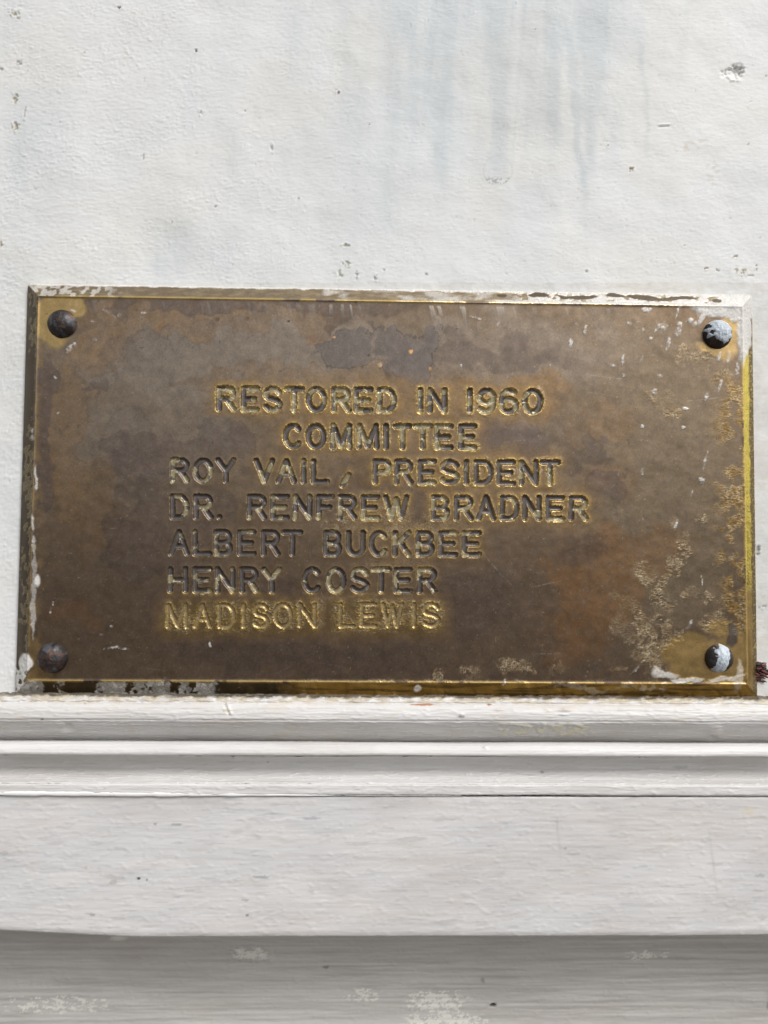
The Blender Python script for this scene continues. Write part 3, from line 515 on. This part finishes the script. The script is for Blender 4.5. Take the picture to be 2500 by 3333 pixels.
# ------------------------------------------------------------------ studs
def dome(u, v, dia, seed, hgt, blue, lab, smear=None):
    R = dia/2*PX*.975; x0, z0 = p2w(u, v, PH+hgt*.35)
    n, mth = 44, 72
    rr = np.linspace(0, 1, n)**.9; th = np.linspace(0, 2*math.pi, mth, endpoint=False); Rr, T = np.meshgrid(rr, th, indexing='ij')
    ang = Rr*math.pi*.5
    x = np.sin(ang)*np.cos(T); z = np.sin(ang)*np.sin(T); y = np.cos(ang)
    nz = fbm(x*2.6+seed*3, z*2.6+seed, seed, 3)-.5; nf = fbm(x*9+seed, z*9, seed+3, 3)-.5
    s = 1+nz*.10+nf*.035
    P = np.stack([x0+x*R*(1+nz*.05+nf*.02), -(PH-.0002+y*hgt*s), z0+z*R*(1+nz*.05+nf*.02)], -1)
    col = np.ones(P.shape)*np.array([0.045, 0.040, 0.040]); q = fbm(x*4+5, z*4+seed, seed+9, 4)
    col = mixc(col, (0.10, 0.052, 0.035), sst(.5,.68,q)*.8); col = mixc(col, (0.17, 0.185, 0.21), sst(.50,.66,fbm(x*2.6, z*1.8+seed, seed+19, 4))*blue)
    fi = np.stack([.40+.15*q, np.full_like(q, .55), np.full_like(q, .9)], -1)
    i = np.arange(n-1)[:, None]*mth+np.arange(mth)[None, :]; j = np.arange(n-1)[:, None]*mth+(np.arange(mth)[None, :]+1) % mth
    f = np.stack([i, i+mth, j+mth, j], -1).reshape(-1, 4)
    c = (x0, -PH, z0)
    o = mesh_obj('stud', P.reshape(-1, 3), f, M_IRON, plaque, c, attrs={'tint': col.reshape(-1, 3), 'finish': fi.reshape(-1, 3)}); tag(o, lab)
    if smear is not None:
        m = smear(x, z, fbm(x*3.3+seed, z*3.3, seed+29, 4)-.5)           # >0 where paint lies
        Q = P.copy(); Q[..., 1] -= (0.00008+np.clip(m, 0, .3)*.0010)*1.0; Q[..., 1] -= (fbm(x*8, z*3, seed+31, 3)-.5)*.00035
        Q[..., 0] += x*.00012; Q[..., 2] += z*.00012
        keep = (m.reshape(-1)[f] > 0).all(1); ms, ff, _ = sub(Q.reshape(-1, 3), f, keep)
        mk = np.unique(f[keep]); mm = m.reshape(-1)[mk]
        ct = np.array([0.52, 0.58, 0.64])*(0.62+.75*fbm(ms[:, :1]*1500, ms[:, 2:]*700, 3, 4))
        ct = mixc(ct, (.13,.13,.14), sst(.10, .0, mm+.10*(fbm(ms[:, 0]*2500, ms[:, 2]*2500, 5, 3)-.5))*.75)
        so = mesh_obj('paint_smear', ms, ff, M_SMEAR, None, c, attrs={'tint': ct}); so.parent = o; so.location = (0, 0, 0)
dome(198, 1051, 94, 1, .0046, .5, 'plain black domed stud at the upper left corner')
dome(2340, 1086, 95, 2, .0052, .2, 'domed stud at the upper right corner, two thirds covered in pale blue-white paint', lambda x, z, n: .82-np.hypot((x-.16)/1.12, (z-.26)/1.0)+n*1.0+.12)
dome(166, 2143, 97, 3, .0050, .6, 'brown domed stud at the lower left corner with grey scuffs')
dome(2346, 2144, 92, 4, .0050, .3, 'domed stud at the lower right corner with a pale vertical stripe of paint', lambda x, z, n: .46-abs(x+.02-.12*z+.05)*1.0+n*.55-np.clip(abs(z)-.80,0,1)*2)

# ------------------------------------------------------------------ mouldings: profiles read off the photograph, swept along x
def prof_pts(pts):
    """pts: (photo row at the middle column, millimetres proud of the wall) -> y, z"""
    v = np.array([p[0] for p in pts], float); d = np.array([p[1] for p in pts], float)*MM
    x, z = p2w(np.full(len(v), 1250.0), v, d); return np.stack([-d, z], -1)
def curve(P, step, rnd=0):
    seg = np.hypot(*(P[1:]-P[:-1]).T); s = np.concatenate([[0], np.cumsum(seg)]); n = int(s[-1]/step)+2
    t = np.linspace(0, s[-1], n); Q = np.stack([np.interp(t, s, P[:, 0]), np.interp(t, s, P[:, 1])], -1)
    for _ in range(rnd): Q[1:-1] = .25*Q[:-2]+.5*Q[1:-1]+.25*Q[2:]
    return Q, t
TRIM = np.array([0.70, 0.69, 0.68])
XS = axis_vals([(-0.42, -0.2, 0.006), (-0.2, 0.2, 0.00055), (0.2, 0.42, 0.006)])
def sweep(Q, t, amp, seed, bend=None, tintf=None, extra=None, lumps=1.0, origin=(0, 0, 0), name='x', mat=M_TRIM, parent=None):
    d = np.gradient(Q, axis=0); nrm = np.stack([-d[:, 1], d[:, 0]], -1)
    nrm /= np.linalg.norm(nrm, axis=1)[:, None]+1e-12
    if nrm[:, 0].sum() > 0: nrm = -nrm
    X, T = np.meshgrid(XS, t)
    hN = (fbm(X*160, T*1900, seed, 4)-.5)*amp + (fbm(X*30, T*500, seed+7, 3)-.5)*amp*.9
    hN += lumps*sst(.66,.80,fbm(X*500, T*900, seed+11, 2))*.00013 + (fbm(X*18, T*30, seed+17, 3)-.5)*.0005
    Y0 = np.repeat(Q[:, :1], len(XS), 1); Z0 = np.repeat(Q[:, 1:], len(XS), 1)
    if bend is not None: Z0 = Z0+bend(X, T)
    Uq, Vq = w2p(X, Y0, Z0); tn = np.ones(X.shape+(3,))*TRIM
    if extra is not None: hN = hN+extra(Uq, Vq, X, T)
    tn = tn*(1-.07*sst(.52,.72,fbm(X*40, T*900, seed+23, 4))[..., None]*np.array([.9, 1, 1.1])); tn = tn*(1-.07*sst(.42,.66,fbm(X*22, T*60, seed+29, 4))[..., None]*np.array([.8, 1, 1.2]))
    if tintf is not None: tn = tintf(tn, Uq, Vq, X, T)
    P = np.stack([X, Y0+nrm[:, :1]*hN, Z0+nrm[:, 1:]*hN], -1).reshape(-1, 3)
    f = gridf(len(Q), len(XS))[:, ::-1]
    return mesh_obj(name, P, f, mat, parent, origin, attrs={'tint': tn.reshape(-1, 3)})
def spot(Uq, Vq, u, v, ru, rv, s=3):
    r = np.hypot((Uq-u)/ru, (Vq-v)/rv)+(fbm(Uq*.12, Vq*.12, s, 3)-.5)*1.1; return sst(1.15, .8, r)
CREAM = (0.74, 0.70, 0.55)
mo = p2w(1250, 2590, .019)[1]
mould = empty('base_moulding', (0, -0.010, float(mo)), 'white painted wooden moulding with bead and cove directly under the plaque', 'moulding')
def t_round(tn, U_, V_, X, T):
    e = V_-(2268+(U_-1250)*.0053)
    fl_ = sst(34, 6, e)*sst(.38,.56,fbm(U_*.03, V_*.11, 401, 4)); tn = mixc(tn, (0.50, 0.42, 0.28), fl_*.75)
    tn = mixc(tn, (0.10, 0.08, 0.06), sst(9, 0, e+10*(fbm(U_*.05, V_*0, 403, 3)-.5))*.9)  # dark gap line, painted as the plaque's contact shadow on the ledge
    tn = mixc(tn, (0.62,0.55,0.42), sst(.62,.72,fbm(U_*.02, V_*.09, 405, 4))*.3)
    tn = mixc(tn, (0.42,0.19,0.10), spot(U_, V_, 1373, 2293, 44, 3.2)*.9); tn = mixc(tn, (0.35,0.17,0.10), spot(U_, V_, 1592, 2294, 8, 3)*.9)
    tn = mixc(tn, (0.33,0.32,0.3), spot(U_, V_, 1502, 2332, 9, 7)*.7); tn = mixc(tn, (0.45,0.38,0.32), spot(U_, V_, 278, 2290, 4, 4)*.8)
    tn = mixc(tn, (.15,.14,.13), spot(U_, V_, 137, 2340, 4, 4)*.8); tn = mixc(tn, (.5,.48,.3), spot(U_, V_, 733, 2313, 8, 7)*.6)
    sc = sst(.50,.58,fbm(U_*.06, V_*.10, 407, 4))*sst(1600,1640,U_)*sst(1960,1900,U_)*sst(2350,2362,V_)*sst(2405,2385,V_); tn = mixc(tn, CREAM, sc*.9)
    tn = mixc(tn, (.36,.30,.25), spot(U_, V_, 345, 2411, 26, 3)*.5); tn = mixc(tn, (.25,.23,.2), spot(U_, V_, 1140, 2417, 8, 4)*.8)
    return tn
def e_round(U_, V_, X, T):
    g = -0.0013*np.exp(-((U_-220)/13)**2-((V_-2365)/9)**2)+.0004*np.exp(-((U_-218)/20)**2-((V_-2381)/4)**2)
    g += -.0011*np.exp(-((U_-2320)/14)**2-((V_-2400)/8)**2)+.0007*np.exp(-((U_-2326)/22)**2-((V_-2380)/16)**2) + .0006*np.exp(-((U_-1840)/16)**2-((V_-2312)/5)**2)+.0005*np.exp(-((U_-1836)/14)**2-((V_-2326)/3)**2)
    g += -.0006*np.exp(-((U_-735-.4*(V_-2300))/4)**2)*sst(2283,2290,V_)*sst(2330,2320,V_)+.0005*np.exp(-((U_-742-.4*(V_-2300))/4)**2)*sst(2283,2290,V_)*sst(2330,2320,V_)+.0005*np.exp(-((U_-1500)/10)**2-((V_-2328)/6)**2)
    g += .00035*sst(.50,.58,fbm(U_*.06, V_*.10, 407, 4))*sst(1600,1640,U_)*sst(1960,1900,U_)*sst(2350,2362,V_)*sst(2405,2385,V_)
    g += .00045*sst(.5,.62,fbm(U_*.05, V_*.2, 409, 3))*sst(2296,2276,V_)
    return g
ml = (float(x) for x in (0,))
Q, t = curve(prof_pts([(2262,-.5),(2264,2.5),(2270,8.5),(2280,10.4),(2285,10.8),(2289,10.6),(2293,11.6),(2305,12.9),(2322,13.7),(2342,14.0),(2347,13.5),(2350,13.7),(2362,12.4),(2378,9.8),(2395,6.4),(2408,3.4),(2414,2.2)]), .00026, 1)
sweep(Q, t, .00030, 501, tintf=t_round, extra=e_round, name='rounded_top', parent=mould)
Q, t = curve(prof_pts([(2414,2.2),(2415.2,8.5),(2418,13.4),(2426,15.6),(2440,17.0),(2452,17.5),(2459,17.4),(2461.5,16.4)])[:], .00022, 1)
sweep(Q, t, .00012, 511, name='bead', parent=mould, extra=lambda U_, V_, X, T: .0006*np.exp(-((U_-1580)/7)**2-((V_-2434)/5)**2), lumps=.6)
def t_cove(tn, U_, V_, X, T):
    tn = mixc(tn, (.30,.30,.29), spot(U_, V_, 1765, 2513, 7, 5)*.8); tn = mixc(tn, (.50,.50,.49), spot(U_, V_, 2215, 2497, 26, 5)*.6); tn = mixc(tn, (.2,.2,.2), spot(U_, V_, 872, 2480, 4, 4)*.6)
    return mixc(tn, (.60,.58,.55), sst(.62,.7,fbm(U_*.02, V_*.12, 415, 4))*.35)
Q, t = curve(prof_pts([(2461.5,16.4),(2463.5,12.4),(2468,7.6),(2480,6.2),(2500,7.4),(2520,10.2),(2535,13.2),(2546,16.2),(2549,17.4),(2552,17.6)]), .00026, 1)
sweep(Q, t, .00022, 521, tintf=t_cove, name='cove', parent=mould, lumps=1.8)
def t_fil(tn, U_, V_, X, T):
    e = V_-(2590+(U_-1250)*.0048)
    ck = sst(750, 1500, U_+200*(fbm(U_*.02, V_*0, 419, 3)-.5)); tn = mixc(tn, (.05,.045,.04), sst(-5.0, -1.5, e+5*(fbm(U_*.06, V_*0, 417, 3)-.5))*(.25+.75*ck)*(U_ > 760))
    return tn
Q, t = curve(prof_pts([(2552,17.6),(2554,18.4),(2557,18.6),(2572,18.7),(2585,18.8),(2588,18.4),(2589.5,15.0)]), .00026, 1)
sweep(Q, t, .00022, 531, tintf=t_fil, name='fillet', parent=mould)
# caulk bridging the joint at the left
cx0, cz0 = p2w(-300, 2582, .019); cx1, cz1 = p2w(1500, 2592, .019)
n, mth = 700, 9; tx = np.linspace(0, 1, n); thx = np.linspace(0, 2*math.pi, mth, endpoint=False); TX, TH = np.meshgrid(tx, thx, indexing='ij')
rad = .0008*(.75+.6*fbm(TX*60, TX*0+TH*.25, 431, 3))*sst(.82,.45,TX+.15*(fbm(TX*30, TX*0, 433, 3)-.5))*(1-.6*np.exp(-((TX-.10)/.04)**2))+.00008
P = np.stack([float(cx0)+(float(cx1)-float(cx0))*TX, -.0186+rad*.55*np.cos(TH), float(cz0)+(float(cz1)-float(cz0))*TX+rad*np.sin(TH)], -1).reshape(-1, 3)
i = np.arange(n-1)[:, None]*mth+np.arange(mth)[None, :]; j = np.arange(n-1)[:, None]*mth+(np.arange(mth)[None, :]+1) % mth
o = mesh_obj('caulk_line', P, np.stack([i, j, j+mth, i+mth], -1).reshape(-1, 4), M_TRIM, mould, attrs={'tint': np.ones((len(P), 3))*np.array([.86,.86,.85])})

def t_fas(tn, U_, V_, X, T):
    blu = fbm(U_*.004, V_*.012, 441, 4); tn = tn*np.array([1.05,1.045,1.05]); tn = tn*(1-.045*sst(.42,.65,blu)[..., None]*np.array([1.2,.9,.6]))
    tn = mixc(tn, (.45,.46,.47), sst(.66,.76,fbm(U_*.013, V_*.10, 443, 4))*.35); tn = mixc(tn, (.62,.56,.50), sst(.64,.75,fbm(U_*.010, V_*.06, 445, 4))*.25)
    for a in ((575,2684,26,4,(.35,.35,.36),.7), (450,2858,5,5,(.08,.08,.1),1), (477,2864,3,4,(.2,.2,.22),.8), (505,2683,4,4,(.2,.2,.2),.7), (370,2870,13,9,(.5,.46,.44),.7), (845,2854,26,5,(.33,.33,.35),.6), (1010,2664,34,5,(.4,.4,.42),.6), (805,2979,5,4,(.25,.25,.25),.8), (300,2976,10,4,(.35,.35,.36),.7),
              (800,2930,14,3,(.4,.38,.36),.6), (1015,2902,10,3,(.4,.38,.36),.5), (2475,2850,18,6,(.42,.42,.42),.6), (2480,2985,18,8,(.45,.45,.45),.5), (2440,2640,20,14,(.74,.66,.52),.5), (1815,2684,4,26,(.5,.5,.5),.45), (1840,2760,5,6,(.4,.4,.4),.5), (10,2778,14,8,(.45,.45,.46),.5), (280,2822,5,5,(.6,.52,.42),.7)):
        tn = mixc(tn, a[4], spot(U_, V_, *a[:4])*a[5])
    tn = mixc(tn, (.48,.49,.49), np.exp(-((U_-2316-.13*(V_-2770))/4.5)**2)*sst(2680,2720,V_)*sst(2960,2860,V_)*.5*fbm(U_*.1, V_*.03, 7, 3)*1.6)
    tn = mixc(tn, (.5,.5,.5), np.exp(-((U_-1812-.12*(V_-2680))/4.5)**2)*sst(2660,2680,V_)*sst(2860,2740,V_)*.4)
    return tn
edge = lambda X: -(-.0030*sst(-.085, -.17, X)*1.0)+.0006*sst(.10, .16, X)
fas_z = float(p2w(1250, 2800, .0182)[1])
Q, t = curve(prof_pts([(2589.5,14.0),(2590.5,17.4),(2593,18.0),(2700,18.2),(2900,18.4),(3035,18.6),(3046,18.2)]), .00045, 1)
zb = Q[-1, 1]; Q = np.concatenate([Q, [[-.0176, zb-.0006], [-.014, zb-.0009], [.004, zb-.0009], [.030, zb-.0009]]]); t = np.concatenate([t, t[-1]+np.array([.0006, .004, .022, .048])])
zt = Q[0, 1]
fas = sweep(Q, t, .00010, 541, bend=lambda X, T: edge(X)*sst(.02, t[-5], T), tintf=t_fas, name='fascia_board', lumps=.7, origin=(0, -.018, fas_z))
tag(fas, 'wide flat off-white fascia board with horizontal brush strokes below the moulding joint', 'fascia board')

def t_low(tn, U_, V_, X, T):
    tn = tn*np.array([.96,.95,.92])
    tn = mixc(tn, (.46,.40,.34), sst(3200, 3040, V_)*.22*(.6+.8*fbm(U_*.01, V_*.06, 451, 4)))  # browner and darker under the fascia, its shade painted in
    tn = mixc(tn, (.45,.44,.42), sst(.5,.72,fbm(U_*.004, V_*.09, 453, 4))*.40)
    g = lambda u0, u1, v0, v1, s, th: sst(th+.03, th+.050, -.13*(((U_-(u0+u1)/2)/((u1-u0)/2))**2+((V_-(v0+v1)/2)/((v1-v0)/2))**2)+.06+.6*fbm(U_*.05, V_*.12, s, 4)+.4*fbm(U_*.15, V_*.25, s+1, 3))*sst(u0-20, u0+20, U_)*sst(u1+20, u1-20, U_)*sst(v0-5, v0+5, V_)*sst(v1+5, v1-5, V_)
    for a in ((360,410,3040,3062,455,.30), (760,870,3085,3120,457,.41), (1320,1530,3225,3300,459,.46), (1310,1600,3300,3340,461,.44), (0,360,3240,3300,463,.50), (1120,1240,3215,3260,465,.50), (2040,2200,3090,3125,469,.50)): tn = mixc(tn, (.88,.87,.80), g(*a)*.9)
    tn = mixc(tn, (.30,.25,.20), spot(U_, V_, 1061, 3148, 10, 5)*.8); tn = mixc(tn, (.03,.025,.02), spot(U_, V_, 1604, 3271, 12, 5)*.95); tn = mixc(tn, (.3,.28,.25), spot(U_, V_, 1572, 3190, 7, 9)*.6)
    return tn
LD = -34.0
low_z = float(p2w(1250, 3200, LD*MM)[1])
Q, t = curve(prof_pts([(2880,LD),(3050,LD),(3120,LD+.5),(3200,LD+1.5),(3333,LD+4),(3700,LD+14)]), .00045, 1)
def e_low(U_, V_, X, T): return (fbm(X*12, T*700, 467, 3)-.5)*.0007+.0004*sst(.50,.55,(.6*fbm(U_*.05, V_*.12, 457, 4)+.4*fbm(U_*.15, V_*.25, 458, 3)))*sst(3070,3085,V_)*sst(3140,3125,V_)*sst(730,760,U_)*sst(900,880,U_)-.0010*spot(U_, V_, 1604, 3271, 12, 5)
low = sweep(Q, t, .00026, 551, tintf=t_low, extra=e_low, name='lower_board', lumps=1.0, origin=(0, .016, low_z))
tag(low, 'shadowed grey-white board with cream paint chips, set back under the fascia', 'board')
# white block with a slanting edge standing proud at the lower right
by0, by1 = .0302, .036
bxa, bza = (float(q_) for q_ in p2w(2498, 3287, -by0)); bxb, bzb = (float(q_) for q_ in p2w(2483, 3336, -by0)); sl = (bxa-bxb)/(bza-bzb)
N1, N2 = 90, 40; gz_, gu_ = np.meshgrid(np.linspace(-.16, bza+.0005, N1), np.linspace(0, 1, N2), indexing='ij')
left = bxa+(gz_-bza)*sl*np.where(gz_ > bza-.02, 1, 0)+np.where(gz_ <= bza-.02, -.02*sl, 0); gx_ = left+gu_*(.36-left)
hb = (fbm(gx_*200, gz_*500, 3, 3)-.5)*.0003; Pf = np.stack([gx_, np.full_like(gx_, by0)-hb, gz_], -1).reshape(-1, 3)
ii = np.arange(N1*N2).reshape(N1, N2); ring_ = np.concatenate([ii[0, :], ii[1:, -1], ii[-1, -2::-1], ii[-2:0:-1, 0]]); bk = Pf[ring_].copy(); bk[:, 1] = by1
a_ = np.arange(len(ring_)); b_ = (a_+1) % len(ring_); fs = np.stack([ring_[a_], len(Pf)+a_, len(Pf)+b_, ring_[b_]], -1); Pb = np.concatenate([Pf, bk])
blk = mesh_obj('end_block', Pb, np.concatenate([gridf(N1, N2), fs]), M_TRIM, origin=(bxa, by1, bza), smooth=False, attrs={'tint': np.ones((len(Pb), 3))*np.array([.88,.88,.88])})
tag(blk, 'bright white block with a slanting edge, barely in view at the bottom right corner', 'block')

# ------------------------------------------------------------------ debris beside the plaque
dxp, dzp = p2w(2482, 2192, .003); dxp, dzp = float(dxp), float(dzp)
rng = np.random.RandomState(5); V_, F_, C_l = [], [], []; base = 0
for kk in range(46):
    nn_, mm_ = 7, 9; a_ = rng.uniform(-1, 1); b_ = rng.uniform(-1, 1)
    cx_, cz_ = dxp+a_*.0020+(.0004 if b_ > 0 else 0), dzp+b_*.0036-a_*.0006; ry = rng.uniform(.0004, .0011)
    A1, A2 = np.meshgrid(np.linspace(0, math.pi, nn_), np.linspace(0, 2*math.pi, mm_, endpoint=False), indexing='ij')
    pr = 1+.5*(rng.rand(nn_, mm_)-.5); L_, W_ = rng.uniform(.8, 2.4)*ry, rng.uniform(.4, .8)*ry
    p = np.stack([np.cos(A1)*L_*pr, np.sin(A1)*np.cos(A2)*W_*pr, np.sin(A1)*np.sin(A2)*W_*pr], -1); an = rng.uniform(-.7, .5); ca, sa = math.cos(an), math.sin(an)
    p = np.stack([p[..., 0]*ca-p[..., 2]*sa+cx_, p[..., 1]-rng.uniform(.0002, .0026)*(1-.5*abs(b_)), p[..., 0]*sa+p[..., 2]*ca+cz_], -1)
    i = np.arange(nn_-1)[:, None]*mm_+np.arange(mm_)[None, :]; j = np.arange(nn_-1)[:, None]*mm_+(np.arange(mm_)[None, :]+1) % mm_
    V_.append(p.reshape(-1, 3)); F_.append(base+np.stack([i, i+mm_, j+mm_, j], -1).reshape(-1, 4)); base += nn_*mm_
    c_ = [(.13,.035,.028), (.05,.014,.013), (.20,.085,.075), (.012,.008,.008)][rng.randint(4)]; C_l.append(np.ones((nn_*mm_, 3))*np.array(c_))
deb = mesh_obj('debris_clump', np.concatenate(V_), np.concatenate(F_), M_DEBRIS, origin=(dxp, 0, dzp-.004), attrs={'tint': np.concatenate(C_l)})
tag(deb, "dark red-brown clump of crumbled debris beside the plaque's lower right corner", 'debris')
